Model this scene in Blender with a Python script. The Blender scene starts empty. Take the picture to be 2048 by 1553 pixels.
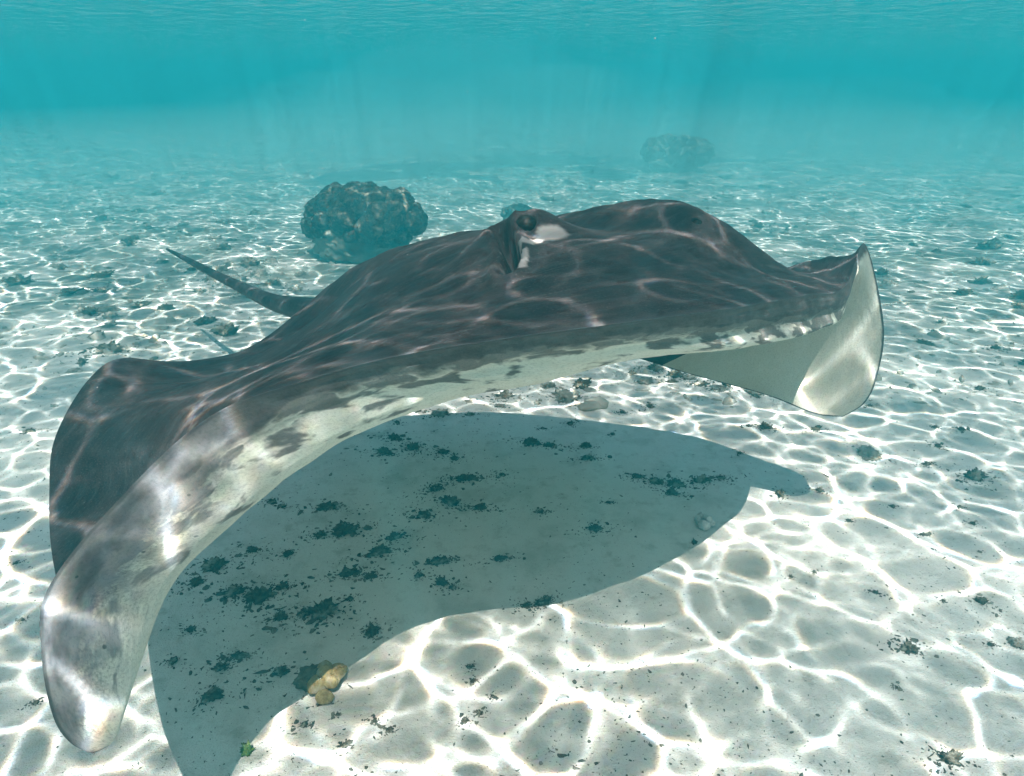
import bpy, math, random
import numpy as np
from mathutils import Vector

# ------------------------------------------------------------------ camera, sky, sun, exposure
FOCAL = 1462.0          # pixels at 2048 wide
CAM_H = 0.80            # metres above the sand
PITCH = math.radians(22.5)
WATER_Z = 1.36          # mean height of the water surface above the sand
SUN_DIR = Vector((.03, -.52, 1.0)).normalized()      # towards the sun, as it travels under water

scene = bpy.context.scene
col = scene.collection
cam = bpy.data.objects.new('camera', bpy.data.cameras.new('camera'))
col.objects.link(cam)
cam.location = (0, 0, CAM_H)
cam.rotation_euler = (math.pi/2 - PITCH, 0, 0)
cam.data.sensor_width = 36
cam.data.lens = 36*FOCAL/2048
cam.data.clip_start = .02
cam.data.clip_end = 400
scene.camera = cam

world = bpy.data.worlds.new('World')
scene.world = world
world.use_nodes = True
wt = world.node_tree
sky = wt.nodes.new('ShaderNodeTexSky')
sky.sky_type = 'NISHITA'
sky.sun_disc = False
sky.sun_elevation = math.asin(SUN_DIR.z)
sky.sun_rotation = math.atan2(SUN_DIR.x, SUN_DIR.y)
wt.links.new(sky.outputs[0], wt.nodes['Background'].inputs[0])
wt.nodes['Background'].inputs[1].default_value = 0.12

sun = bpy.data.objects.new('sun', bpy.data.lights.new('sun', 'SUN'))
col.objects.link(sun)
sun.rotation_euler = SUN_DIR.to_track_quat('Z', 'Y').to_euler()
sun.location = (0, 0, 6)
sun.data.energy = 4.6
sun.data.color = (1.0, .965, .925)
sun.data.angle = math.radians(.18)

scene.render.engine = 'CYCLES'
vs = scene.view_settings
vs.view_transform = 'Standard'
vs.look = 'None'
vs.gamma = 1.0
vs.use_curve_mapping = False
vs.exposure = 0.40
cy = scene.cycles
cy.max_bounces = 4
cy.diffuse_bounces = 2
cy.glossy_bounces = 4
cy.transmission_bounces = 2
cy.volume_bounces = 2
cy.transparent_max_bounces = 12
cy.sample_clamp_indirect = 4.0
cy.blur_glossy = 1.0
cy.use_denoising = True
cy.use_adaptive_sampling = True
cy.adaptive_threshold = .035
cy.adaptive_min_samples = 16

# ------------------------------------------------------------------ helpers
def at(u, v, d):
    """photo pixel (2048 wide) at depth d along the optical axis -> world point"""
    x = (u - 1024)/FOCAL
    y = -(v - 776.5)/FOCAL
    return np.array([d*x, d*(math.cos(PITCH) + y*math.sin(PITCH)), CAM_H + d*(-math.sin(PITCH) + y*math.cos(PITCH))])
def on_floor(u, v, z=0.0):
    a = at(u, v, 1.0)
    t = (CAM_H - z)/(CAM_H - a[2])
    return np.array([a[0]*t, a[1]*t, z])
def to_px(P):
    P = np.asarray(P, float)
    y, z = P[..., 1], P[..., 2] - CAM_H
    d = y*math.cos(PITCH) - z*math.sin(PITCH)
    q = y*math.sin(PITCH) + z*math.cos(PITCH)
    return np.stack([1024 + FOCAL*P[..., 0]/d, 776.5 - FOCAL*q/d, d], -1)

_perm = np.random.default_rng(11).permutation(512)
_grad = np.random.default_rng(12).normal(size=(512, 3))
_grad /= np.linalg.norm(_grad, axis=1)[:, None]
def pnoise(P, seed=0):
    """gradient noise, about -0.7..0.7, for an (n,3) array"""
    P = np.asarray(P, float) + seed*17.31
    i = np.floor(P).astype(np.int64)
    f = P - i
    w = f*f*f*(f*(f*6 - 15) + 10)
    out = 0
    for dx in (0, 1):
        for dy in (0, 1):
            for dz in (0, 1):
                h = _perm[(_perm[(_perm[(i[..., 0] + dx) & 511] + i[..., 1] + dy) & 511] + i[..., 2] + dz) & 511]
                g = _grad[h]
                d = (f[..., 0] - dx)*g[..., 0] + (f[..., 1] - dy)*g[..., 1] + (f[..., 2] - dz)*g[..., 2]
                ww = (w[..., 0] if dx else 1 - w[..., 0])*(w[..., 1] if dy else 1 - w[..., 1])*(w[..., 2] if dz else 1 - w[..., 2])
                out = out + d*ww
    return out
def fbm(P, octaves=4, seed=0, gain=.5):
    P = np.asarray(P, float)
    s, a, o = 1.0, 1.0, 0
    for k in range(octaves):
        o = o + a*pnoise(P*s, seed + k)
        s *= 2.03
        a *= gain
    return o
def smooth(a, b, x):
    t = np.clip((x - a)/(b - a), 0, 1)
    return t*t*(3 - 2*t)

def mesh_from(name, verts, faces, smooth_shade=True):
    verts = np.asarray(verts, np.float32)
    faces = np.asarray(faces, np.int32)
    me = bpy.data.meshes.new(name)
    k = faces.shape[1]
    me.vertices.add(len(verts))
    me.vertices.foreach_set('co', verts.ravel())
    me.loops.add(faces.size)
    me.loops.foreach_set('vertex_index', faces.ravel())
    me.polygons.add(len(faces))
    me.polygons.foreach_set('loop_start', np.arange(len(faces), dtype=np.int32)*k)
    me.polygons.foreach_set('use_smooth', np.full(len(faces), smooth_shade, dtype=bool))
    me.update(calc_edges=True)
    me.validate()
    return me
def put(name, me, mat=None, parent=None, loc=None, rot=None, scale=None, **props):
    o = bpy.data.objects.new(name, me)
    col.objects.link(o)
    if mat is not None and me is not None and not me.materials:
        me.materials.append(mat)
    if parent is not None:
        o.parent = parent
    if loc is not None:
        o.location = loc
    if rot is not None:
        o.rotation_euler = rot
    if scale is not None:
        o.scale = scale if hasattr(scale, '__len__') else (scale,)*3
    for k, v in props.items():
        o[k] = v
    return o
def attr(me, name, kind, data):
    a = me.attributes.new(name, kind, 'POINT')
    a.data.foreach_set({'FLOAT': 'value', 'FLOAT_VECTOR': 'vector', 'FLOAT_COLOR': 'color'}[kind], np.asarray(data, np.float32).ravel())
def grid_faces(nu, nv, close_v=False):
    i, j = np.meshgrid(np.arange(nu - 1), np.arange(nv if close_v else nv - 1), indexing='ij')
    j2 = (j + 1) % nv
    return np.stack([i*nv + j, (i + 1)*nv + j, (i + 1)*nv + j2, i*nv + j2], -1).reshape(-1, 4)

class NT:
    """small node-tree helper"""
    def __init__(self, name):
        self.m = bpy.data.materials.new(name)
        self.m.use_nodes = True
        self.t = self.m.node_tree
        self.bsdf = self.t.nodes['Principled BSDF']
        self.out = self.t.nodes['Material Output']
    def n(self, kind, **kw):
        nd = self.t.nodes.new('ShaderNode' + kind)
        for k, v in kw.items():
            if k.startswith('i_'):
                key = k[2:].replace('_', ' ')
                sock = nd.inputs[int(key)] if key.isdigit() else nd.inputs[key]
                self.set(sock, v)
            else:
                setattr(nd, k, v)
        return nd
    def set(self, sock, v):
        if hasattr(v, 'is_output'):
            self.t.links.new(v, sock)
        elif isinstance(v, (tuple, list)) and len(v) == 3 and len(sock.default_value) == 4:
            sock.default_value = (*v, 1)
        else:
            sock.default_value = v
    def noise(self, vec, scale, detail=4, rough=.55, dist=0):
        return self.n('TexNoise', i_Vector=vec, i_Scale=scale, i_Detail=detail, i_Roughness=rough, i_Distortion=dist).outputs['Fac']
    def math(self, op, a, b=0.0, c=None, clamp=False):
        nd = self.n('Math', operation=op, use_clamp=clamp)
        self.set(nd.inputs[0], a)
        self.set(nd.inputs[1], b)
        if c is not None:
            self.set(nd.inputs[2], c)
        return nd.outputs[0]
    def ramp(self, fac, a, b, lo=0.0, hi=1.0):
        nd = self.n('MapRange', interpolation_type='SMOOTHSTEP')
        self.set(nd.inputs[0], fac)
        for k, v in zip((1, 2, 3, 4), (a, b, lo, hi)):
            self.set(nd.inputs[k], v)
        return nd.outputs[0]
    def mix(self, fac, a, b, blend='MIX'):
        nd = self.n('Mix', data_type='RGBA', blend_type=blend)
        self.set(nd.inputs[0], fac)
        self.set(nd.inputs[6], a)
        self.set(nd.inputs[7], b)
        return nd.outputs[2]
    def attr(self, name, out='Fac'):
        return self.n('Attribute', attribute_name=name).outputs[out]
    def pos(self):
        return self.n('NewGeometry').outputs['Position']
    def obj(self):
        return self.n('TexCoord').outputs['Object']
    def bump(self, h, strength=.3, dist=.01):
        self.set(self.bsdf.inputs['Normal'], self.n('Bump', i_Height=h, i_Strength=strength, i_Distance=dist).outputs[0])
    def base(self, c, rough=.7, spec=.2):
        self.set(self.bsdf.inputs['Base Color'], c)
        self.set(self.bsdf.inputs['Roughness'], rough)
        self.set(self.bsdf.inputs['Specular IOR Level'], spec)
        return self.m
# ------------------------------------------------------------------ materials of the setting
def make_sand():
    t = NT('coral_sand')
    p = t.pos()
    big = t.noise(p, 1.3, 5, .6)
    mid = t.noise(p, 7.0, 6, .65)
    fine = t.noise(p, 60.0, 4, .7)
    grain = t.noise(p, 420.0, 2, .6)
    c = t.mix(t.ramp(big, .35, .7), (.67, .655, .59), (.575, .57, .51))
    c = t.mix(t.math('MULTIPLY', t.ramp(mid, .47, .70), .6), c, (.36, .37, .32))           # thin algal film in patches
    c = t.mix(t.math('MULTIPLY', t.ramp(t.noise(p, 24.0, 6, .7), .52, .70), .45), c, (.27, .25, .20))      # patches of darker grit
    far = t.ramp(t.n('SeparateXYZ', i_Vector=p).outputs['Y'], 1.5, 3.2)
    film = t.math('MULTIPLY', t.ramp(t.noise(p, 3.4, 8, .75), .42, .54), t.math('MULTIPLY', far, .78))
    c = t.mix(film, c, (.13, .155, .12))                                                    # turf algae on the rubble flat behind
    c = t.mix(t.math('MULTIPLY', t.ramp(fine, .6, .76), .35), c, (.30, .29, .25))
    c = t.mix(t.math('MULTIPLY', t.ramp(grain, .62, .74), .6), c, (.25, .22, .19))
    h = t.math('ADD', t.math('MULTIPLY', fine, .6), t.math('MULTIPLY', grain, .25))
    t.bump(h, .7, .014)
    return t.base(c, .9, .1)
M_SAND = make_sand()

def make_water():
    t = NT('water_surface')
    t.t.nodes.remove(t.bsdf)
    # caustics painted as colour: bright lines and dimmer gaps tint the light passing through
    lens = t.attr('caustic_tint', 'Color')
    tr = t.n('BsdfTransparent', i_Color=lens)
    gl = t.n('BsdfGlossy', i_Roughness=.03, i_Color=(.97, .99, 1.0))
    fr = t.n('Fresnel', i_IOR=1.333)
    mx = t.n('MixShader')
    t.set(mx.inputs[0], fr.outputs[0])
    t.set(mx.inputs[1], tr.outputs[0])
    t.set(mx.inputs[2], gl.outputs[0])
    t.t.links.new(mx.outputs[0], t.out.inputs['Surface'])
    return t.m
M_WATER = make_water()

def make_haze():
    t = NT('lagoon_water_haze')
    t.t.nodes.remove(t.bsdf)
    v = t.n('VolumePrincipled', i_Color=HAZE_COL, i_Density=HAZE_DENS, i_Anisotropy=.0)
    v.inputs['Absorption Color'].default_value = (0, 0, 0, 1)
    t.t.links.new(v.outputs[0], t.out.inputs['Volume'])
    return t.m
HAZE_COL = (.022, .435, .50)
HAZE_DENS = .152
M_HAZE = make_haze()

# ------------------------------------------------------------------ sea floor
def floor_z(x, y):
    x = np.asarray(x, float)
    y = np.asarray(y, float)
    P = np.stack([x, y, np.zeros_like(x)], -1)
    far = smooth(1.8, 5, y)
    return (.030*pnoise(P*[.8, .9, 1], 1) + (.010 + .03*far)*pnoise(P*3.1, 2) + (.0035 + .012*far)*pnoise(P*9.0, 3)
            + .0016*pnoise(P*26.0, 4) + .0009*pnoise(P*60.0, 5))
def graded(lo, a, b, hi, step, grow):
    mid = list(np.arange(a, b, step))
    up, s = [mid[-1]], step
    while up[-1] < hi:
        s = min(s*grow, 3.0)
        up.append(up[-1] + s)
    dn, s = [mid[0]], step
    while dn[-1] > lo:
        s = min(s*grow, 3.0)
        dn.append(dn[-1] - s)
    return np.array(dn[::-1][:-1] + mid + up[1:])
gx = graded(-55, -1.0, 1.0, 55, .009, 1.032)
gy = graded(-25, .5, 2.2, 75, .009, 1.028)
X, Y = np.meshgrid(gx, gy, indexing='ij')
put('sea_floor', mesh_from('sea_floor', np.stack([X, Y, floor_z(X, Y)], -1).reshape(-1, 3), grid_faces(len(gx), len(gy))), M_SAND,
    kind='structure', label='pale coral sand sea floor with rubble and algal film', category='sea floor')

# ------------------------------------------------------------------ water surface: rippled tiles with caustics painted into their transparency
TILE = 3.2
def water_tile(N=640, lam0=.23, width=.85, curv=.80, seed=5, up=4, aniso=.35, ang=.9):
    rng = np.random.default_rng(seed)
    T, D = TILE, WATER_Z
    k1 = 2*np.pi*np.fft.fftfreq(N, T/N)
    KX, KY = np.meshgrid(k1, k1, indexing='ij')
    K = np.hypot(KX, KY) + 1e-9
    A = np.exp(-.5*(np.log(K*lam0/(2*np.pi))/width)**2)/K**1.6
    A = A*(1 - aniso + aniso*np.cos(np.arctan2(KY, KX) - ang)**2)
    F = A*(rng.normal(size=K.shape) + 1j*rng.normal(size=K.shape))
    F[0, 0] = 0
    h = np.fft.ifft2(F).real
    h *= curv/(.25*D*np.fft.ifft2(-K**2*np.fft.fft2(h)).real.std())
    Fh = np.fft.fft2(h)
    M, q = N*up, N//2
    Fp = np.zeros((M, M), complex)
    for s in ((slice(0, q), slice(0, q)), (slice(-q, None), slice(0, q)), (slice(0, q), slice(-q, None)), (slice(-q, None), slice(-q, None))):
        Fp[s] = Fh[s]
    Fp *= up*up
    kM = 2*np.pi*np.fft.fftfreq(M, T/M)
    hx = np.fft.ifft2(1j*kM[:, None]*Fp).real
    hy = np.fft.ifft2(1j*kM[None, :]*Fp).real
    jx, jy = rng.random((M, M)), rng.random((M, M))
    x = np.arange(M)
    R = 2*N
    out = []
    for disp in (.945, 1.0, 1.06):                         # water refracts blue a little more than red
        c = .25*D*disp
        ix = np.floor((((x[:, None] + jx)*T/M + c*hx) % T)/T*R).astype(np.int32) % R
        iy = np.floor((((x[None, :] + jy)*T/M + c*hy) % T)/T*R).astype(np.int32) % R
        I = np.bincount((ix*R + iy).ravel(), minlength=R*R).reshape(R, R).astype(float)
        I /= I.mean()
        for ax in (0, 1):
            I = .25*np.roll(I, 1, ax) + .5*I + .25*np.roll(I, -1, ax)
        out.append(I.reshape(N, 2, N, 2).mean((1, 3)))
    C = np.stack(out, -1)
    gxn, gyn = np.fft.ifft2(1j*KX*Fh).real, np.fft.ifft2(1j*KY*Fh).real
    w = lambda a: np.pad(a, ((0, 1), (0, 1)) + ((0, 0),)*(a.ndim - 2), mode='wrap')
    return w(h), w(gxn), w(gyn), w(C)
h, hx, hy, CAUSTIC_RGB = water_tile()
NW = h.shape[0]
lin = np.linspace(-TILE/2, TILE/2, NW)
X, Y = np.meshgrid(lin, lin, indexing='ij')
me = mesh_from('water_surface', np.stack([X, Y, h], -1).reshape(-1, 3), grid_faces(NW, NW))
# broad brighter and dimmer patches painted into the caustic colour, with varying contrast
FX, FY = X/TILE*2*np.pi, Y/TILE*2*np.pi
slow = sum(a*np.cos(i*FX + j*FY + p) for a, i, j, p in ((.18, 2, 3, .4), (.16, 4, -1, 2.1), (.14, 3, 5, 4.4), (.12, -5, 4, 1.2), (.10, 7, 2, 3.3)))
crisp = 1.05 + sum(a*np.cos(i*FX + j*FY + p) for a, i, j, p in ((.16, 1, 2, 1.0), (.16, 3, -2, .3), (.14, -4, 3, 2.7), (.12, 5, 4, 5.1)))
CAUSTIC_RGB = np.maximum(1 + (np.minimum(CAUSTIC_RGB, 9.0) - 1)*np.clip(crisp, .3, 1.6)[..., None], .10)*np.clip(1 + slow, .12, 2.2)[..., None]
attr(me, 'caustic_tint', 'FLOAT_COLOR', np.concatenate([CAUSTIC_RGB, np.ones((NW, NW, 1))], -1))
nrm = np.stack([-hx, -hy, np.ones_like(hx)], -1).reshape(-1, 3)
nrm /= np.linalg.norm(nrm, axis=1)[:, None]
me.normals_split_custom_set_from_vertices([tuple(v) for v in nrm])
WX, WY = range(-4, 5), range(-2, 7)
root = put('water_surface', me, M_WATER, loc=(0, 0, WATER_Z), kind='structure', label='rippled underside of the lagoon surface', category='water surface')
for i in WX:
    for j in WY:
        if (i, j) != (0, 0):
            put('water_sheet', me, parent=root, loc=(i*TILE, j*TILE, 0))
x0, x1, y0, y1 = -4.5*TILE, 4.5*TILE, -2.5*TILE, 6.5*TILE
B = (-55, 55, -25, 75)
for k, (a, b, c, d) in enumerate(((B[0], x0, B[2], B[3]), (x1, B[1], B[2], B[3]), (x0, x1, B[2], y0), (x0, x1, y1, B[3]))):
    me2 = mesh_from('water_far_sheet', [(a, c, 0), (b, c, 0), (b, d, 0), (a, d, 0)], [(0, 1, 2, 3)])
    attr(me2, 'caustic_tint', 'FLOAT_COLOR', np.ones((4, 4)))
    put('water_far_sheet', me2, M_WATER, parent=root)

# the water itself: one closed box of even turquoise haze
b = (-60, 60, -30, 80, -1.0, WATER_Z + .12)
hv = [(b[i], b[2 + j], b[4 + k]) for i in (0, 1) for j in (0, 1) for k in (0, 1)]
hf = [(0, 1, 3, 2), (4, 6, 7, 5), (0, 4, 5, 1), (2, 3, 7, 6), (0, 2, 6, 4), (1, 5, 7, 3)]
put('haze', mesh_from('haze', hv, hf, False), M_HAZE, kind='stuff', label='turquoise hazy lagoon water', category='water')

# silt hanging low over the flat, behind the coral: pale and milky
def make_silt(dens):
    t = NT('silt_cloud')
    t.t.nodes.remove(t.bsdf)
    v = t.n('VolumePrincipled', i_Color=(.40, .83, .82), i_Density=dens)
    v.inputs['Absorption Color'].default_value = (0, 0, 0, 1)
    t.t.links.new(v.outputs[0], t.out.inputs['Volume'])
    return t.m
silt = None
for ya, yb, zt, dens, xa, xb in ((3.4, 9.5, .12, .075, -40, 40), (3.7, 9.8, .22, .07, -7, 40), (4.0, 10.1, .32, .065, -40, 11), (4.3, 10.5, .42, .06, -4.5, 8),
                                (4.7, 11.6, .52, .05, -5.5, 14), (5.1, 12.9, .62, .04, -3.5, 10)):   # thinner with height, thickest in the middle
    b = (xa - zt, xb + zt, ya, yb, -.9 + .1*zt, zt)
    hv = [(b[i], b[2 + j], b[4 + k]) for i in (0, 1) for j in (0, 1) for k in (0, 1)]
    me = mesh_from('silt_layer', hv, hf, False)
    if silt is None:
        silt = put('silt_cloud', me, make_silt(dens), kind='stuff', label='pale milky silt hanging low over the far flat', category='silt')
    else:
        put('silt_layer', me, make_silt(dens), parent=silt, kind='stuff')

# ---------------------------------------------------------------- stingray
NET = [  # per column: L, D1, D2, D3, R, V3, V2, V1   as (px, py, depth) or world xyz tagged 'w'
 [(186,1507,.614)]*8,
 [(140,1486,.615),(170,1495,.622),(205,1490,.628),(205,1480,.640),(180,1478,.648),(210,1482,.643),(226,1484,.629),(180,1500,.615)],
 [(104,1430,.617),(165,1440,.628),(222,1425,.642),(205,1415,.668),(165,1412,.680),(215,1418,.674),(250,1425,.645),(175,1445,.617)],
 [(82,1310,.622),(170,1325,.640),(255,1320,.670),(225,1300,.740),(150,1300,.785),(240,1300,.750),(287,1310,.675),(185,1330,.622)],
 [(94,1178,.640),(205,1175,.655),(325,1165,.690),(225,1140,.800),(105,1120,.865),(240,1148,.812),(352,1160,.693),(220,1185,.638)],
 [(235,1000,.655),(325,1030,.675),(430,1030,.730),(285,975,.890),(98,985,.950),(290,985,.905),(468,1042,.718),(340,1055,.655)],
 [(420,832,.672),(440,850,.720),(435,830,.850),(265,865,.960),(110,875,1.000),(290,890,.975),(590,930,.745),(500,890,.684)],
 [(620,757,.690),(580,738,.800),(455,765,.960),(300,782,1.025),(178,758,1.035),(315,812,1.045),(712,860,.790),(670,805,.716)],
 [(800,710,.700),(740,672,.820),(610,690,1.020),(420,748,1.110),(255,716,1.100),(440,785,1.140),(885,800,.825),(850,757,.736)],
 [(1010,677,.712),(930,605,.850),(760,540,1.120),(620,650,1.300),(385,745,1.240),(640,700,1.310),(1035,764,.845),(1020,722,.752)],
 [(1230,647,.715),(1120,538,.860),(985,460,1.060),(700,540,1.340),('w',-.46,1.40,.31),(800,690,1.350),(1215,720,.860),(1235,688,.755)],
 [(1450,618,.788),(1330,520,.905),(1195,454,1.055),(860,490,1.340),('w',-.40,1.52,.33),(940,600,1.440),(1410,692,.930),(1450,664,.828)],
 [(1610,590,.932),(1500,535,1.022),(1358,403,1.095),(1150,470,1.400),('w',-.20,1.60,.28),(1180,590,1.500),(1560,668,1.042),(1612,634,.970)],
 [(1690,574,1.060),(1640,555,1.130),(1540,537,1.250),(1380,545,1.450),('w',.0,1.61,.27),(1350,612,1.500),(1640,640,1.150),(1688,608,1.092)],
 [(1731,488,1.200),(1712,512,1.210),(1630,530,1.300),(1500,590,1.430),('w',.20,1.53,.26),(1500,618,1.437),(1655,580,1.290),(1722,540,1.208)],
 [(1768,650,1.280),(1745,640,1.295),(1680,660,1.335),(1580,700,1.400),('w',.36,1.37,.262),(1575,705,1.392),(1672,665,1.325),(1740,645,1.287)],
 [(1755,752,1.310),(1735,750,1.315),(1690,758,1.345),(1620,770,1.380),('w',.48,1.275,.258),(1615,772,1.375),(1685,760,1.338),(1730,752,1.310)],
 [(1730,806,1.320),(1715,806,1.322),(1690,812,1.335),(1655,818,1.355),(1628,828,1.360),(1652,818,1.352),(1686,813,1.330),(1712,806,1.318)],
 [(1686,834,1.332)]*8,
]
def cr_weights(n, sub, closed):
    """Catmull-Rom sampling: indices and weights"""
    idx=[];w=[]
    segs = n if closed else n-1
    tot = segs*sub + (0 if closed else 1)
    for i in range(tot):
        s=min(i//sub, segs-1); t=i/sub-s
        t2,t3=t*t,t*t*t
        ww=(-.5*t3+t2-.5*t, 1.5*t3-2.5*t2+1, -1.5*t3+2*t2+.5*t, .5*t3-.5*t2)
        ii=[s-1,s,s+1,s+2]
        ii=[k%n for k in ii] if closed else [min(max(k,0),n-1) for k in ii]
        idx.append(ii); w.append(ww)
    return np.array(idx), np.array(w)
ROW_V = [0, .16, 1, 2, 3, 4, 5, 6, 7, 7.84, 8]            # extra rows keep the leading edge crisp
ROW_N = [8, 28, 32, 32, 32, 32, 32, 32, 28, 8]
def ray_grid(su):
    P = np.array([[(np.array(c[1:]) if c[0] == 'w' else at(*c)) for c in c8] for c8 in NET], float)
    a = P[:, :1] + .16*(P[:, 1:2] - P[:, :1])
    b = P[:, :1] + .16*(P[:, 7:8] - P[:, :1])
    P = np.concatenate([P[:, :1], a, P[:, 1:], b], 1)
    iu, wu = cr_weights(P.shape[0], su, False)
    Q = np.einsum('ak,akjd->ajd', wu, P[iu])
    n, rows, vv = 10, [], []
    for s, cnt in enumerate(ROW_N):
        for k in range(cnt):
            t = k/cnt
            w = (-.5*t**3 + t*t - .5*t, 1.5*t**3 - 2.5*t*t + 1, -1.5*t**3 + 2*t*t + .5*t, .5*t**3 - .5*t*t)
            if s in (0, 1, 8, 9):                          # uneven knots here: blend to a straight step
                lin = (0, 1 - t, t, 0)
                w = tuple(.35*p + .65*q for p, q in zip(w, lin)) if s in (0, 9) else tuple(.75*p + .25*q for p, q in zip(w, lin))
            rows.append(sum(w[m]*Q[:, (s - 1 + m) % n] for m in range(4)))
            vv.append(ROW_V[s] + (ROW_V[s + 1] - ROW_V[s])*t)
    return np.stack(rows, 1), np.array(vv)

def make_skin():
    t = NT('ray_skin')
    c2 = t.attr('skin_uv', 'Vector')                     # metres along span, metres along chord
    dors = t.attr('dorsal')
    band = t.attr('band')                                # 0 at the leading edge .. 2 at the keel, on the belly side
    pale = t.attr('pale')
    margin = t.attr('margin')
    st = t.n('Mapping', i_Vector=c2, i_Scale=(.35, 1.0, 1.0)).outputs[0]
    n1 = t.noise(st, 11.0, 5, .6)
    n2 = t.noise(c2, 45.0, 4, .65)
    n3 = t.noise(c2, 330.0, 3, .75)
    streak = t.noise(t.n('Mapping', i_Vector=c2, i_Scale=(.08, 1.0, 1.0)).outputs[0], 120.0, 3, .6)
    back = t.mix(t.ramp(n1, .3, .7), (.020, .0150, .0150), (.044, .034, .033))
    back = t.mix(t.math('MULTIPLY', t.ramp(n2, .45, .75), .5), back, (.082, .064, .056))
    back = t.mix(t.math('MULTIPLY', t.ramp(streak, .5, .75), .35), back, (.095, .087, .083))
    back = t.mix(t.math('MULTIPLY', t.ramp(n3, .57, .70), .6), back, (.15, .132, .125))
    back = t.mix(t.math('MULTIPLY', t.ramp(n3, .46, .34), .8), back, (.010, .009, .009))
    back = t.mix(t.ramp(t.math('ADD', pale, t.math('MULTIPLY', t.math('SUBTRACT', n2, .5), .5)), .35, .7), back, (.36, .33, .30))
    belly = t.mix(t.ramp(n2, .3, .7), (.66, .645, .53), (.75, .73, .62))
    # dark edging of the belly side that breaks up into blotches
    blot = t.noise(t.n('Mapping', i_Vector=c2, i_Scale=(.5, 1.0, 1.0)).outputs[0], 40.0, 3, .55, .3)
    lim = t.math('ADD', t.math('MULTIPLY', t.math('POWER', band, 1.5), -.105), t.attr('edging'))
    dark = t.ramp(t.math('ADD', blot, lim), .655, .76)
    solid = t.ramp(t.math('ADD', band, t.math('ADD', t.math('MULTIPLY', t.math('SUBTRACT', blot, .5), 1.1), t.math('MULTIPLY', t.attr('edging'), -1.7))), .55, .05)
    dark = t.math('MAXIMUM', t.math('MULTIPLY', dark, .85), t.math('MULTIPLY', solid, .97))
    belly = t.mix(dark, belly, t.mix(t.ramp(n2, .3, .7), (.038, .036, .036), (.085, .08, .078)))
    # grey speckled wing tips
    sp = t.math('MULTIPLY', t.attr('tipgrey'), t.ramp(t.math('ADD', n2, t.math('MULTIPLY', n3, .5)), .50, .85, .45, 1.0))
    belly = t.mix(sp, belly, t.mix(t.ramp(blot, .35, .65), (.075, .072, .074), (.20, .195, .195)))
    dot = t.n('TexVoronoi', i_Vector=c2, i_Scale=38.0, i_Randomness=1.0)
    belly = t.mix(t.math('MULTIPLY', t.ramp(dot.outputs['Distance'], .085, .05), t.attr('tipgrey')), belly, (.03, .03, .03))
    belly = t.mix(t.ramp(t.math('ADD', margin, t.math('MULTIPLY', t.math('SUBTRACT', n2, .5), .4)), .5, .8), belly, (.07, .068, .068))
    belly = t.mix(t.math('MULTIPLY', t.ramp(n3, .5, .62), .35), belly, t.mix(1.0, belly, (.45, .45, .46), 'MULTIPLY'))
    c = t.mix(dors, belly, back)
    h = t.math('ADD', t.math('MULTIPLY', n2, .5), t.math('ADD', t.math('MULTIPLY', streak, .5), t.math('MULTIPLY', n3, .25)))
    t.bump(h, .35, .006)
    return t.base(c, .6, .10)
M_SKIN = make_skin()

SU = 24
G, vv = ray_grid(SU)
nu, nv, _ = G.shape
def grid_normals(G):
    du = np.gradient(G, axis=0)
    dv = (np.roll(G, -1, 1) - np.roll(G, 1, 1))/2
    n = np.cross(du, dv)
    return n/(np.linalg.norm(n, axis=-1, keepdims=True) + 1e-12)
# relax the control-net wiggles a little
for _ in range(3):
    A = G.copy()
    A[1:-1] = .5*G[1:-1] + .25*(G[:-2] + G[2:])
    G = .5*A + .25*(np.roll(A, 1, 1) + np.roll(A, -1, 1))
Nn = grid_normals(G)
if Nn[nu//2, nv//4, 2] < 0:
    Nn = -Nn
# vv: 0 leading edge, 1..3 back, 4 trailing edge, 5..7 belly
PX = to_px(G)
def hit(u, v):
    """index of the back-side grid point seen at this photo pixel"""
    m = (vv[None, :] > .05) & (vv[None, :] < 3.95)
    d2 = (PX[..., 0] - u)**2 + (PX[..., 1] - v)**2
    near = np.where(m & (d2 < max(14.0**2, d2[np.broadcast_to(m, d2.shape)].min()*1.3)), PX[..., 2], 9e9)
    near = np.where(near < near.min() + .03, d2, 9e9)
    return np.unravel_index(np.argmin(near), near.shape)
def seg_dist(P, pts):
    best = np.full(P.shape[:-1], 9e9)
    for a, b in zip(pts[:-1], pts[1:]):
        ab = b - a
        t = np.clip(((P - a)@ab)/(ab@ab), 0, 1)
        best = np.minimum(best, np.linalg.norm(P - a - t[..., None]*ab, axis=-1))
    return best
G0 = G.copy()
back_side = smooth(0, .25, vv)*smooth(4.0, 3.7, vv)
up = np.array([0, 0, 1.0])
eye_i = hit(1062, 458)
EYE, EYE_N = G0[eye_i], Nn[eye_i]
away = np.array([.05, .55, 0])                              # the brow sits a little behind the eye
brow_c = EYE + np.array([.006, .016, .0])
dE = np.linalg.norm((G0 - brow_c)/[1.35, 1.0, 1.0], axis=-1)
mound = .027*np.exp(-(dE/.030)**2)*back_side[None, :]
spir = [G0[hit(*q)] for q in ((996, 462), (1010, 474), (1020, 492), (1026, 513), (1026, 530), (1018, 543))]
dS = seg_dist(G0, spir)
wide = np.interp(PX[..., 1], [455, 480, 520, 545], [.6, 1.15, 1.0, .6])
groove = (-.075*np.exp(-(dS/(.0085*wide))**4) + .009*np.exp(-((dS - .019)/.008)**2))*back_side[None, :]
cheek = .012*np.exp(-(np.linalg.norm(G0 - G0[hit(955, 515)], axis=-1)/.04)**2)*back_side[None, :]
lid = 0*mound
suv_u = np.concatenate([[0], np.cumsum(np.linalg.norm(np.diff(G0[:, 0], axis=0), axis=1))])
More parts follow.
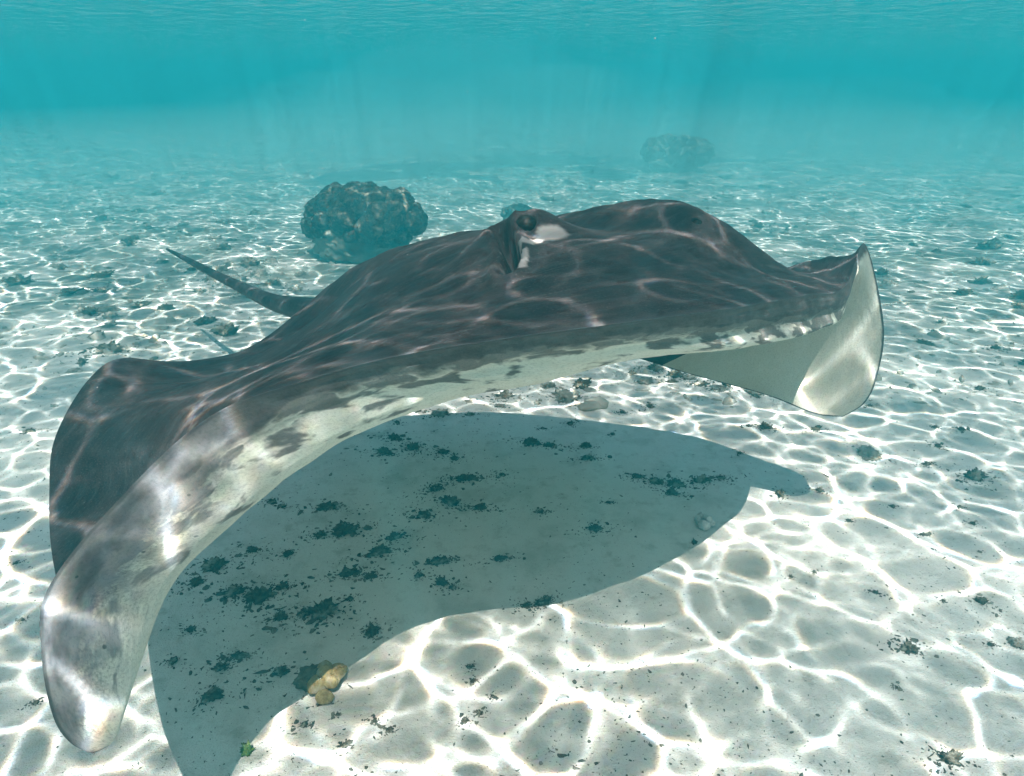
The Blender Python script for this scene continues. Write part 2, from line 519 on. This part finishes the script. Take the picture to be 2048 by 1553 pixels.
arc = np.concatenate([np.zeros((nu, 1)), np.cumsum(np.linalg.norm(np.diff(G0, axis=1), axis=2), axis=1)], 1)
tot = arc[:, -1:] + np.linalg.norm(G0[:, :1] - G0[:, -1:], axis=2)
arc = np.where(vv[None, :] > 4, arc - tot, arc)            # measured from the leading edge, negative on the belly
suv = np.stack([np.repeat(suv_u[:, None], nv, 1), arc, np.zeros((nu, nv))], -1)
wob = .0042*fbm(suv*[7, 18, 1], 3, 7) + .0026*fbm(suv*[8, 50, 1], 3, 9)
mirror = (nv - np.arange(nv)) % nv
thick = np.linalg.norm(G0 - G0[:, mirror], axis=-1)
wob = wob*np.clip((thick - .006)/.03, 0, 1)                 # no wrinkles where the fin is thin
G = G0 + (up*.9 + EYE_N*.1)*(mound + lid)[..., None] + Nn*(groove + cheek + wob*smooth(0, .2, np.minimum(vv % 4, 4 - vv % 4))[None, :])[..., None]

PX = to_px(G)
eye_j = hit(1054, 452)
EYE_P = G[eye_j]
view = EYE_P - np.array([0, 0, CAM_H])
view /= np.linalg.norm(view)
# eye socket: press the skin back around the eyeball, with a brow above it
q = G - EYE_P
lat = np.linalg.norm(q - (q@view)[..., None]*view, axis=-1)
front = (np.abs(q@view) < .03)*back_side[None, :]
G = G + view*(.010*np.exp(-(lat/.012)**4)*front)[..., None] - view*(.005*np.exp(-((lat - .018)/.006)**2)*front)[..., None]
G0 = G.copy()
PX = to_px(G)
# skin masks
iu = np.arange(nu)/SU
dorsal = smooth(-.06, .10, np.where(vv > 6, vv - 8, vv))*smooth(4.06, 3.97, vv)
dorsal = np.broadcast_to(dorsal[None, :], (nu, nv))
band = np.broadcast_to(np.clip(np.where(vv > 4, 8 - vv, 0), 0, 4)[None, :], (nu, nv))
edging = np.interp(iu, [0, 2, 4.5, 6, 7.5, 10, 12, 13.3, 14.2, 18], [.24, .26, .30, .31, .30, .31, .44, .44, -.1, -.3])
edging = np.broadcast_to(edging[:, None], (nu, nv))
tip = np.interp(iu, [0, 4, 5.2, 6.2, 12.8, 14, 18], [1, 1, .8, .2, 0, .55, 1])[:, None]*np.interp(vv, [4, 5.5, 6.2, 7, 8], [.5, .3, .3, .9, 1])[None, :]
tip[iu > 12] = (np.interp(iu, [0, 12.8, 14, 18], [0, 0, .35, .5])[:, None]*np.interp(vv, [4, 5, 6.4, 8], [.2, .45, 1, 1])[None, :])[iu > 12]
dist_edge = np.minimum(np.linalg.norm(G0 - G0[:, :1], axis=-1), np.linalg.norm(G0 - G0[:, nv//2:nv//2 + 1], axis=-1))
margin = np.exp(-(dist_edge/.006)**2)*.9
margin = np.maximum(margin, (np.interp(iu, [0, .6, 2.0], [1, .75, 0])[:, None]*np.ones((1, nv))))
pal = np.exp(-(np.linalg.norm(G0 - G0[hit(1104, 465)], axis=-1)/.026)**2)
pal = np.maximum(pal, .9*np.exp(-(seg_dist(G0, [G0[hit(*q)] for q in ((1036, 478), (1052, 486), (1075, 482))])/.010)**2))
pal = np.maximum(pal, .8*np.exp(-(seg_dist(G0, [G0[hit(*q)] for q in ((1044, 500), (1050, 515), (1040, 532))])/.009)**2))
pal = np.maximum(pal, .45*np.exp(-(seg_dist(G0, [G0[hit(*q)] for q in ((1006, 500), (1014, 520), (1010, 540))])/.010)**2))

BASE = np.array([-.05, 1.05, .25])
body = mesh_from('ray_body', G.reshape(-1, 3) - BASE, grid_faces(nu, nv, True)[:, ::-1])
attr(body, 'skin_uv', 'FLOAT_VECTOR', suv.reshape(-1, 3))
for nm, a in (('dorsal', dorsal), ('band', band), ('edging', edging), ('tipgrey', tip), ('margin', margin), ('pale', pal)):
    attr(body, nm, 'FLOAT', np.ascontiguousarray(a).ravel())
ray = put('stingray', None, loc=BASE, label='large dark grey stingray gliding over the sand with its wings curved down', category='stingray')
put('body', body, M_SKIN, parent=ray)

def tube(pts, radii, seg=20, sub=8, squash=(1, 1)):
    pts = np.asarray(pts, float)
    i, w = cr_weights(len(pts), sub, False)
    C = np.einsum('ak,akd->ad', w, pts[i])
    R = np.einsum('ak,ak->a', w, np.asarray(radii, float)[i])
    T = np.gradient(C, axis=0)
    T /= np.linalg.norm(T, axis=1)[:, None]
    S = np.cross(T, up)
    S /= np.linalg.norm(S, axis=1)[:, None]
    U = np.cross(S, T)
    a = np.arange(seg)/seg*2*np.pi
    V = C[:, None] + R[:, None, None]*(squash[0]*np.cos(a)[None, :, None]*S[:, None] + squash[1]*np.sin(a)[None, :, None]*U[:, None])
    n = len(C)
    V = np.concatenate([V.reshape(-1, 3), C[-1:] + T[-1:]*R[-1]*.8])
    F = grid_faces(n, seg, True)
    tipv = len(V) - 1
    cap = [((n - 1)*seg + k, (n - 1)*seg + (k + 1) % seg, tipv, tipv) for k in range(seg)]
    F = F[:, ::-1]
    return V, [tuple(f) for f in F] + [c[:3] for c in cap]
def mesh_any(name, V, F, smooth_shade=True):
    me = bpy.data.meshes.new(name)
    me.from_pydata([tuple(v) for v in V], [], [tuple(int(k) for k in f) for f in F])
    me.polygons.foreach_set('use_smooth', [smooth_shade]*len(me.polygons))
    return me
V, F = tube([at(680, 632, 1.48), at(640, 628, 1.53), at(600, 618, 1.60), at(545, 604, 1.70), at(484, 576, 1.84), at(425, 547, 2.0), at(376, 521, 2.15), at(334, 499, 2.32)],
            [.046, .036, .027, .020, .0145, .0115, .009, .004], squash=(1.0, .95))
tm = mesh_any('ray_tail', V - BASE, F)
def make_tail_skin():
    t = NT('tail_skin')
    p = t.obj()
    c = t.mix(t.ramp(t.noise(p, 60, 4, .6), .35, .7), (.012, .011, .011), (.036, .033, .032))
    t.bump(t.noise(p, 120, 3, .6), .3, .004)
    return t.base(c, .6, .2)
M_TAIL = make_tail_skin()
put('tail', tm, M_TAIL, parent=ray)

import bmesh
def ico(sub):
    bm = bmesh.new()
    bmesh.ops.create_icosphere(bm, subdivisions=sub, radius=1.0)
    V = np.array([v.co[:] for v in bm.verts])
    F = np.array([[v.index for v in f.verts] for f in bm.faces])
    bm.free()
    return V, F
ICO = {k: ico(k) for k in (1, 2, 3, 4, 5)}
def make_eye():
    t = NT('eye_dark')
    p = t.obj()
    n = t.noise(p, 160, 4, .7)
    t.set(t.bsdf.inputs['Coat Weight'], .04)
    return t.base(t.mix(t.ramp(n, .4, .7), (.005, .004, .003), (.020, .015, .009)), .5, .10)
M_EYE = make_eye()
t = NT('eye_pupil')
M_PUPIL = t.base(t.mix(t.ramp(t.noise(t.obj(), 90), .4, .7), (.003, .003, .003), (.008, .008, .008)), .4, .15)
VE, FE = ICO[4]
def eye_at(c, n, r):
    n = np.asarray(n)/np.linalg.norm(n)
    e = put('eye', mesh_from('eye_ball', VE*r*[1.05, 1.05, .92], FE), M_EYE, parent=ray, loc=np.asarray(c) - BASE)
    put('pupil', mesh_from('eye_pupil', VE*r*[.5, .5, .42], FE), M_PUPIL, parent=e, loc=n*r*.535)
eye_at(EYE_P + view*.0085, -view + np.array([-.15, 0, .1]), .0150)
far_i = hit(1392, 440)
eye_at(G[far_i] - Nn[far_i]*.009, Nn[far_i], .0125)

# ------------------------------------------------------------------ corals, rubble and algae on the sand
def rough_mat(name, c0, c1, c2, scale=40, amount=.5, rough=.9):
    t = NT(name)
    p = t.obj()
    r = t.n('ObjectInfo').outputs['Random']
    off = t.n('VectorMath', operation='ADD')
    t.set(off.inputs[0], p)
    t.set(off.inputs[1], t.n('CombineXYZ', i_X=t.math('MULTIPLY', r, 9.0), i_Y=r).outputs[0])
    q = off.outputs[0]
    n1 = t.noise(q, scale, 5, .65)
    n2 = t.noise(q, scale*.3, 3, .6)
    c = t.mix(t.ramp(n1, .35, .7), c0, c1)
    c = t.mix(t.math('MULTIPLY', t.ramp(n2, .5, .68), amount), c, c2)
    t.bump(t.noise(q, scale*2.5, 3, .7), .6, .01)
    return t.base(c, rough, .1)
M_ALGAE = rough_mat('algae_turf', (.050, .044, .028), (.135, .118, .076), (.40, .37, .29), 3.6, .8)
M_RUBBLE = rough_mat('coral_rubble', (.20, .19, .15), (.42, .40, .34), (.07, .075, .055), 2.2, .9)
M_CORALDK = rough_mat('coral_mound_skin', (.026, .026, .019), (.085, .078, .056), (.22, .19, .14), 5.0, .55)
M_CORALPALE = rough_mat('coral_base_rock', (.10, .105, .08), (.26, .25, .20), (.05, .055, .04), 9.0, .7)
M_YELLOW = rough_mat('yellow_coral', (.30, .22, .085), (.48, .38, .18), (.55, .52, .42), 2.5, .45, .7)
M_BROWN = rough_mat('brown_coral_base', (.09, .08, .045), (.19, .17, .11), (.3, .28, .22), 2.5, .5)
M_WHITE = rough_mat('bleached_coral', (.62, .60, .55), (.76, .74, .69), (.25, .24, .22), 2.0, .5)
M_GREEN = rough_mat('green_algae', (.06, .16, .03), (.20, .30, .07), (.35, .36, .15), 2.0, .5)
M_CORALMID = rough_mat('hazed_coral_and_base_rock', (.09, .095, .075), (.19, .19, .15), (.28, .27, .22), 9.0, .6)  # paler copy for the far mound, haze put into colour; also base rocks
M_SPECK = rough_mat('sunlit_particle', (.7, .7, .66), (.8, .8, .76), (.6, .6, .55), 5, .3)
M_FLAKE = rough_mat('dark_flakes', (.045, .045, .035), (.15, .14, .105), (.30, .28, .23), 30.0, .7)

def lump(name, seed, sub=3, amp=.35, freq=1.3, fine=.12, squash=.6, spiky=0.0):
    V, F = ICO[sub]
    r = 1 + amp*fbm(V*freq, 3, seed) + fine*pnoise(V*5.5, seed + 5)
    if spiky:
        r = r*(.62 + spiky*np.abs(fbm(V*2.4, 3, seed + 9, .6)) + .26*pnoise(V*7, seed + 3) + .22*pnoise(V*15, seed + 4))
    V = V*np.maximum(r, .12)[:, None]
    V[:, 2] = np.where(V[:, 2] < 0, V[:, 2]*.4, V[:, 2])*squash
    V[:, :2] /= np.abs(V[:, :2]).max()
    return mesh_from(name, V, F)
TUFTS = [lump('algae_tuft', 30 + k, 4, .9, 1.2, .5, .42 + .06*(k % 3), 1.0) for k in range(8)]
STONES = [lump('rubble_stone', 60 + k, 4, .75, 1.3, .30, .5, .55) for k in range(7)]
for m in TUFTS:
    m.materials.append(M_ALGAE)
for m in STONES:
    m.materials.append(M_RUBBLE)
rnd = random.Random(4)
PLACES = [((648, 1385), 'yellow coral'), ((1408, 1058), 'bleached coral fragment'), ((1737, 905), 'round mottled rock'), ((495, 1508), 'green algae sprig'), ((735, 528), 'big coral mound'),
          ((1352, 352), 'faint far coral mound'), ((480, 575), 'stingray tail'), ((200, 1440), 'near wing tip'), ((1690, 830), 'far wing tip'), ((1350, 965), 'line of algae clumps'),
          ((2032, 1292), 'pale pitted stone'), ((1133, 795), 'largest rubble stone'), ((960, 850), 'rear shadow edge'), ((240, 730), 'raised near wing')]
PLACES = [(on_floor(*p), n) for p, n in PLACES]
def describe(P, size, aspect, what, where):
    """label from the piece's own size and shape and the nearest landmark"""
    big = 'broad' if size > .15 else 'hefty' if size > .11 else 'large' if size > .075 else 'medium' if size > .045 else 'small' if size > .025 else 'tiny'
    form = 'slender' if aspect < .36 else 'oblong' if aspect < .62 else 'compact'
    d, n = min((math.hypot(P[0] - q[0], P[1] - q[1])/(.5 + .5*q[1]), n) for q, n in PLACES)
    if n in ('largest rubble stone', 'round mottled rock') and 'stone' in what and d < .01:
        n = 'shadow'
    near = ('close beside the ' if d < .12 else 'near the ' if d < .3 else 'far from the ') + n
    return f'{big} {form} {what} {where}, {near}'

DROPPED = []
def drop(kind, u, v, w, aspect=.6, ang=0.0, name=None, where='', what='', **props):
    """lay a piece on the sand where the photo shows its middle; w = its width in photo pixels"""
    P = on_floor(u, v)
    d = to_px(P)[2]
    s = w*d/FOCAL/2
    z = float(floor_z(P[0], P[1]))
    me = rnd.choice(TUFTS if kind == 'tuft' else STONES)
    a = math.radians(ang) if ang else rnd.uniform(-.35, .35)
    if what:
        props['label'] = describe(P, 2*s, aspect, what, where)
    DROPPED.append((P[0], P[1], s, aspect, a, kind))
    k = .66 if kind == 'tuft' else 1.0
    return put(name or ('algae_tuft' if kind == 'tuft' else 'rubble_stone'), me, loc=(P[0], P[1], z + s*.02), rot=(0, 0, a), scale=(s*k, s*k*max(aspect*1.5, .45), s*k*(.8 + .5*aspect)), **props)

SHADE = [(655,1023,85,.3,8),(690,1066,110,.4,20),(640,1075,50,.5,0),(505,1105,50,.6,25),(575,1112,35,.8,0),(430,1135,100,.6,35),(395,1165,60,.6,35),(470,1185,90,.35,20),
 (520,1195,120,.5,25),(565,1175,50,.5,0),(560,1235,60,.6,30),(610,1228,60,.5,0),(645,1228,120,.55,10),(745,1266,65,.7,15),(700,1200,30,.6,0),(480,1310,80,.25,5),(440,1330,60,.5,0),
 (425,1390,90,.5,20),(345,1318,36,.8,0),(380,1255,40,.6,0),(560,1345,70,.5,20),(545,1010,40,.5,0),(565,1020,35,.4,0),(838,1157,32,.9,0),(885,1172,60,.5,-30),(905,1182,30,.7,0),(790,1078,70,.35,20),
 (760,1108,100,.3,20),(700,1150,90,.25,15),(740,1157,50,.4,0),(880,1130,90,.25,8),(1000,1125,60,.3,15),(1085,1212,70,.4,20),(1052,1217,40,.5,0),(790,885,60,.5,-20),(825,905,60,.5,-20),
 (770,915,70,.4,-10),(885,912,50,.5,-15),(910,925,35,.6,0),(930,965,90,.3,15),(870,985,60,.4,30),(900,1010,80,.4,-30),(850,1035,60,.5,0),(960,1020,60,.4,0),(1005,955,30,.6,0),(1060,890,70,.25,-10),
 (1100,895,50,.3,-10),(1170,895,50,.4,0),(1175,920,60,.3,10),(1085,860,20,.6,0),(1190,1065,60,.5,10),(1215,1010,20,.6,0),(1080,1030,40,.5,0)]
LIT = [(1560,988,36,.9,0),(1640,980,35,.6,0),(1950,950,85,.5,10),(1855,925,40,.4,0),(1875,890,30,.6,0),(1530,852,56,.5,0),(1632,858,44,.35,0),(1740,812,22,.6,0),(1870,855,26,.5,0),(1922,860,32,.5,0),
 (1815,1310,72,.6,0),(1750,1190,26,.5,-30),(1960,1205,46,.6,-35),(1845,1068,22,.6,0),(1945,1045,24,.6,0),(1785,1010,18,.6,0),(1920,1010,22,.6,0),(1885,1205,14,.8,0),(1627,1150,18,.8,0),(1790,1390,14,.8,0),
 (1980,1295,26,.6,0),(1895,1537,84,.5,0),(945,1370,20,.8,0),(940,1340,24,.7,0),(985,1400,18,.7,0),(930,1450,34,.6,20),(960,1435,26,.6,0),(610,1455,30,.8,0),(675,1435,14,.8,0),
 (780,1470,36,.6,0),(750,1450,24,.6,0),(690,1500,30,.5,0),(910,788,26,.8,0),(835,825,34,.5,0),(795,850,20,.8,0),(1245,822,24,.7,0),(1300,812,28,.9,40),(1225,868,20,.7,0),(1140,850,26,.8,0),
 (1030,768,60,.6,20),(1008,795,70,.5,0),(1265,745,40,.5,0),(1310,735,60,.7,0),(1350,748,64,.6,-20),(1402,764,60,.4,-10),(220,702,110,.4,0),(180,630,64,.5,0),(200,585,60,.4,0),(510,432,52,.5,0),
 (450,500,60,.6,0),(500,530,80,.5,0),(545,566,64,.5,0),(385,540,50,.5,0),(12,570,34,.8,0),(275,425,34,.9,0),(200,440,50,.6,0),(300,460,40,.6,0),(240,905,30,.5,0),(40,1230,24,.5,0),(70,1400,28,.6,0),
 (60,860,40,.4,0),(30,1120,20,.5,0),(1990,700,40,.4,0),(1880,650,34,.4,0),(1960,780,46,.4,0),(1480,905,20,.6,0),(1700,1040,16,.8,0),(1580,1160,16,.8,0)]
for q in SHADE:
    drop('tuft', *q, what='dark algae tuft', where='in the shadow', category='algae', group='algae tufts in the shadow of the stingray')
for q in LIT:
    drop('tuft', *q, what='dark algae tuft', where='on lit sand', category='algae', group='algae tufts on the sunlit sand')
for q in [(1275,952,44,.6,0),(1312,962,64,.5,-15),(1352,967,74,.45,0),(1402,960,70,.4,10),(1442,955,40,.45,0),(1345,985,60,.4,-25)]:
    drop('tuft', *q, what='algae clump', where='at the shadow edge', category='algae', group='line of algae clumps at the shadow edge')
for q in [(880,832,44,.5,0),(940,833,24,.6,10),(1000,816,26,.5,10),(1095,772,40,.6,0),(1290,762,44,.5,0),(1380,752,36,.6,0),(1060,745,50,.5,0),(1438,775,40,.4,0)]:
    drop('stone', *q, what='rubble stone', where='behind the shadow', category='stone', group='rubble behind the shadow')
for q in [(470,562,60,.6,0),(430,482,34,.8,0),(520,548,44,.7,0),(560,600,52,.6,0),(495,590,40,.6,0),(590,575,36,.8,0),(440,540,40,.7,0),(420,560,34,.6,0),(540,520,40,.6,0),(600,545,30,.8,0),(400,585,30,.6,0),(222,636,38,.8,0)]:
    drop('stone', *q, what='encrusted stone', where='in the rubble by the tail', category='stone', group='rubble around the tail')
drop('stone', 1133, 795, 66, .8, 30, label='largest mottled rubble stone on sand behind the shadow', category='stone')
o = drop('stone', 1737, 905, 54, .9, 10, label='round mottled rock below the tip of the far wing', category='rock', name='round_rock')

# scattered growth over the rubble flat behind, thickening in patches
cells = []
while len(cells) < 200:
    y = 1.9*math.exp(rnd.uniform(0, 1.4))
    x = rnd.uniform(-.78, .78)*(y + .3)
    P = np.array([x, y, 0.0])
    if pnoise(P*[.9, .7, 1], 21) + rnd.uniform(-.25, .25) < .02:
        continue
    if -1.2 < x < -.3 and 3.1 < y < 3.9:
        continue
    q = to_px(P)
    if q[1] < 250:
        continue
    cells.append((x, y))
for k, (x, y) in enumerate(cells):
    s = rnd.uniform(.018, .055)*(1 + .12*y)
    asp = rnd.choice((.32, .5, .58, .7, .9))
    if k % 3 == 0:
        put('rubble_stone', rnd.choice(STONES), loc=(x, y, float(floor_z(x, y))), rot=(0, 0, rnd.uniform(0, 6.3)), scale=(s*.8, s*.9*asp, s*.6), label=describe((x, y), s*1.6, asp, 'encrusted stone', 'on the flat'), category='stone', group='rubble on the far flat')
    else:
        put('algae_tuft', rnd.choice(TUFTS), loc=(x, y, float(floor_z(x, y))), rot=(0, 0, rnd.uniform(0, 6.3)), scale=(s*1.1, s*1.1*asp, s*rnd.uniform(.5, 1.0)), label=describe((x, y), s*2.2, asp, 'turf algae clump', 'on the flat'), category='algae', group='algae clumps on the far flat')

# fine litter nobody could count
rng = np.random.default_rng(8)
def litter(n, pick, sub, smax, flat):
    V0, F0 = ICO[sub]
    xs, ys, ss = pick(n)
    A = rng.normal(size=(len(xs), 1, 3))*.3 + 1
    ang = rng.uniform(0, 6.28, len(xs))
    V = V0[None]*A*(1 + (.35 if sub == 1 else .16)*rng.normal(size=(len(xs), len(V0), 1)))
    V = V*np.stack([np.ones(len(xs)), rng.uniform(.25, .9, len(xs)), rng.uniform(*flat, len(xs))], -1)[:, None]
    c, s = np.cos(ang)[:, None], np.sin(ang)[:, None]
    V = np.stack([V[..., 0]*c - V[..., 1]*s, V[..., 0]*s + V[..., 1]*c, V[..., 2]], -1)*ss[:, None, None]
    V += np.stack([xs, ys, floor_z(xs, ys)], -1)[:, None]
    F = F0[None] + (np.arange(len(xs))*len(V0))[:, None, None]
    return V.reshape(-1, 3), F.reshape(-1, 3)
def pick_near(n):
    y = .6 + 1.9*rng.random(n)**1.2
    x = rng.uniform(-.75, .75, n)*(y + .35)
    keep = pnoise(np.stack([x*3.2, y*3.2, 0*x], -1), 31) + .25*rng.normal(size=n) > .08
    x, y = x[keep], y[keep]
    return x, y, np.exp(rng.normal(math.log(.0010), .5, len(x)))
def pick_far(n):
    y = 1.8*np.exp(rng.uniform(0, 1.75, n))
    x = rng.uniform(-.8, .8, n)*(y + .3)
    keep = pnoise(np.stack([x*1.1, y*.9, 0*x], -1), 21) + .18*rng.normal(size=n) > .05
    x, y = x[keep], y[keep]
    return x, y, np.exp(rng.normal(math.log(.006), .55, len(x)))*(.7 + .2*y)
def pick_tufts(n):
    X, Y, S = [], [], []
    for (x, y, s, asp, a, kind) in DROPPED:
        k = int(24 + 2600*s)
        r = np.abs(rng.normal(0, .75, k))*s + s*.2
        th = rng.uniform(0, 6.28, k)
        lx, ly = r*np.cos(th)*1.25, r*np.sin(th)*max(asp*1.4, .4)
        X.append(x + lx*math.cos(a) - ly*math.sin(a))
        Y.append(y + lx*math.sin(a) + ly*math.cos(a))
        S.append(np.exp(rng.normal(math.log(.0011 + .022*s), .5, k)))
    return np.concatenate(X), np.concatenate(Y), np.concatenate(S)
put('algae_crumbs', mesh_from('algae_crumbs', *litter(0, pick_tufts, 1, 0, (.25, .7)), False), M_FLAKE, kind='stuff', label='crumbs of dark algae around the tufts', category='algae')
put('seabed_litter', mesh_from('seabed_litter', *litter(38000, pick_near, 1, 0, (.2, .6)), False), M_FLAKE, kind='stuff', label='fine dark flakes of litter strewn over the sand', category='litter')
put('coral_litter', mesh_from('coral_litter', *litter(7000, pick_far, 2, 0, (.3, .7)), True), M_RUBBLE, kind='stuff', label='broken coral litter over the far flat', category='litter')

# big knobbly coral head behind the stingray
def coral_mound(name, u, v, wpx, hpx, n_lobes, seed, label, knob=.15, mat=None):
    P = on_floor(u, v)
    d = to_px(P)[2]
    w, h = wpx*d/FOCAL, hpx*d/FOCAL
    P *= 1 + w*.35/P[1]
    w, h = w*1.07, h*1.09
    z = float(floor_z(P[0], P[1]))
    root = put(name, None, loc=(P[0], P[1], z), label=label, category='coral')
    V, F = ICO[5]
    r = 1 + .30*fbm(V*1.6, 3, seed) + .16*np.abs(pnoise(V*4, seed)) + .10*np.abs(pnoise(V*9, seed)) + .05*pnoise(V*17, seed)
    put('base_rock', mesh_from('base_rock', V*r[:, None]*[w*.40, w*.34, h*.38] + [-w*.05, 0, h*.27], F), M_CORALMID, parent=root)
    rr = random.Random(seed)
    kinds = []
    Vl, Fl = ICO[4]
    for k in range(5):
        q = 1 + .30*fbm(Vl*1.7, 2, seed + k) + .22*np.abs(pnoise(Vl*3.6, seed + k)) + .10*np.abs(pnoise(Vl*8, k)) + .05*pnoise(Vl*16, k)
        m = mesh_from('lobe', Vl*q[:, None], Fl)
        m.materials.append(mat or M_CORALDK)
        kinds.append(m)
    for k in range(n_lobes):
        f = (k + .5)/n_lobes
        ph = math.acos(1 - 1.62*f)
        th = k*2.39996 + rr.uniform(-.35, .35)
        s = w*knob*rr.uniform(.5, 1.05)
        swell = 1 + .16*math.sin(th*2 + seed) + rr.uniform(-.10, .06)
        x, y = math.sin(ph)*math.cos(th)*(w/2 - s*.62)*swell, math.sin(ph)*math.sin(th)*(w*.44 - s*.62)*swell
        zz = h*.56 + math.cos(ph)*(h*.44 - s*.55)*(1 + .5*(swell - 1))
        put('lobe', rr.choice(kinds), parent=root, loc=(x, y, zz), rot=(rr.uniform(-.5, .5), rr.uniform(-.5, .5), rr.uniform(0, 6)), scale=(s, s, s*rr.uniform(.75, 1.0)))
    return root
coral_mound('coral_mound', 735, 530, 224, 128, 84, 3, 'large dark knobbly coral mound standing on the flat behind the tail', .118)
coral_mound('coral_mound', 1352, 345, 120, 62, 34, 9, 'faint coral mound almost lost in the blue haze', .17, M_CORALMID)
coral_mound('coral_mound', 1035, 452, 58, 34, 24, 14, 'low coral knoll just behind the eye of the stingray', .2)
coral_mound('coral_mound', 1255, 438, 60, 26, 16, 18, 'low dark coral knoll behind the head of the stingray', .2)

# small yellow coral at the edge of the shadow
P = on_floor(648, 1385)
yc = put('yellow_coral', None, loc=(P[0], P[1], float(floor_z(P[0], P[1]))), label='small yellow lobed coral at the front edge of the shadow', category='coral')
put('base_rock', lump('coral_base', 71, 4, .5, 1.5, .3, .6), M_BROWN, parent=yc, loc=(-.012, .020, .004), scale=(.036, .030, .026))
ylobe = [lump('lobe', 80 + k, 3, .3, 1.3, .12, .8) for k in range(3)]
for m in ylobe:
    m.materials.append(M_YELLOW)
for k, (x, y, z, s) in enumerate(((-.008, .0, .010, .017), (.010, .004, .014, .014), (.016, .018, .016, .014), (.002, .014, .020, .014), (.006, -.018, .006, .013), (-.004, .028, .014, .012), (.018, .030, .010, .011))):
    put('lobe', ylobe[k % 3], parent=yc, loc=(x, y, z), rot=(0, 0, k*1.3), scale=s)

# bleached branching fragment right of the shadow
P = on_floor(1408, 1058)
wc = put('coral_fragment', None, loc=(P[0], P[1], float(floor_z(P[0], P[1]))), label='bleached white knobbly coral fragment beside the shadow', category='coral')
wl = [lump('knob', 90 + k, 3, .5, 1.6, .25, .9) for k in range(3)]
for m in wl:
    m.materials.append(M_WHITE)
for k, (x, y, z, s) in enumerate(((0, 0, .006, .013), (.008, .014, .010, .012), (-.006, .016, .010, .010), (.012, .028, .008, .010), (.002, .03, .010, .009), (.016, .010, .006, .009))):
    put('knob', wl[k % 3], parent=wc, loc=(x, y, z), rot=(k, 0, k*1.9), scale=s)
drop('tuft', 1388, 1088, 26, .9, 0, label='black tuft at the foot of the bleached coral fragment', category='algae')
drop('stone', 2032, 1292, 40, .7, 0, label='pale pitted stone half out of frame on bright sand', category='stone')
drop('tuft', 640, 1412, 30, .6, 0, label='dark tuft directly in front of the yellow coral', category='algae')
P = on_floor(495, 1508)
put('green_algae', lump('green_algae', 120, 4, .7, 1.3, .3, .9, 1.6), M_GREEN, loc=(P[0], P[1], float(floor_z(P[0], P[1])) + .002), scale=(.012, .013, .012),
    label='small bright green algae sprig at the shadow edge', category='algae')

# puffs of silt rising out of the low cloud
VP, FP = ICO[4]
for k, (x, y, z, rx, ry, rz, dens) in enumerate(((-1.1, 6.2, .42, 1.15, 1.2, .50, .085), (-.35, 7.0, .55, 1.5, 1.3, .62, .08), (.5, 7.8, .48, 1.6, 1.4, .52, .07), (-2.0, 7.6, .40, 1.4, 1.2, .42, .06),
                                               (2.3, 7.4, .38, 1.7, 1.3, .48, .07), (3.6, 8.6, .42, 1.6, 1.4, .50, .06), (-.7, 8.8, .62, 1.9, 1.2, .60, .06), (1.5, 9.2, .55, 2.0, 1.2, .62, .05))):
    q = 1 + .22*fbm(VP*1.4, 3, 200 + k)
    put('silt_puff', mesh_from('silt_puff', VP*q[:, None]*[rx, ry, rz], FP), make_silt(dens), parent=silt, loc=(x, y, z), kind='stuff')

# drifting particles that catch the sun
V0, F0 = ICO[1]
pp = []
for k in range(70):
    d = rnd.uniform(.7, 3.5)
    p = at(rnd.uniform(0, 2048), rnd.uniform(0, 1500), d)
    if .12 < p[2] < 1.25:
        pp.append((p, rnd.uniform(.0004, .0008)*(.6 + .4*d)))
pp.append((at(1310, 77, 1.6), .0019))
pp.append((at(935, 184, 2.2), .0014))
V = np.concatenate([V0*s + p for p, s in pp])
F = np.concatenate([F0 + k*len(V0) for k in range(len(pp))])
put('drifting_particles', mesh_from('drifting_particles', V, F), M_SPECK, kind='stuff', label='pale specks drifting in the water', category='particles')
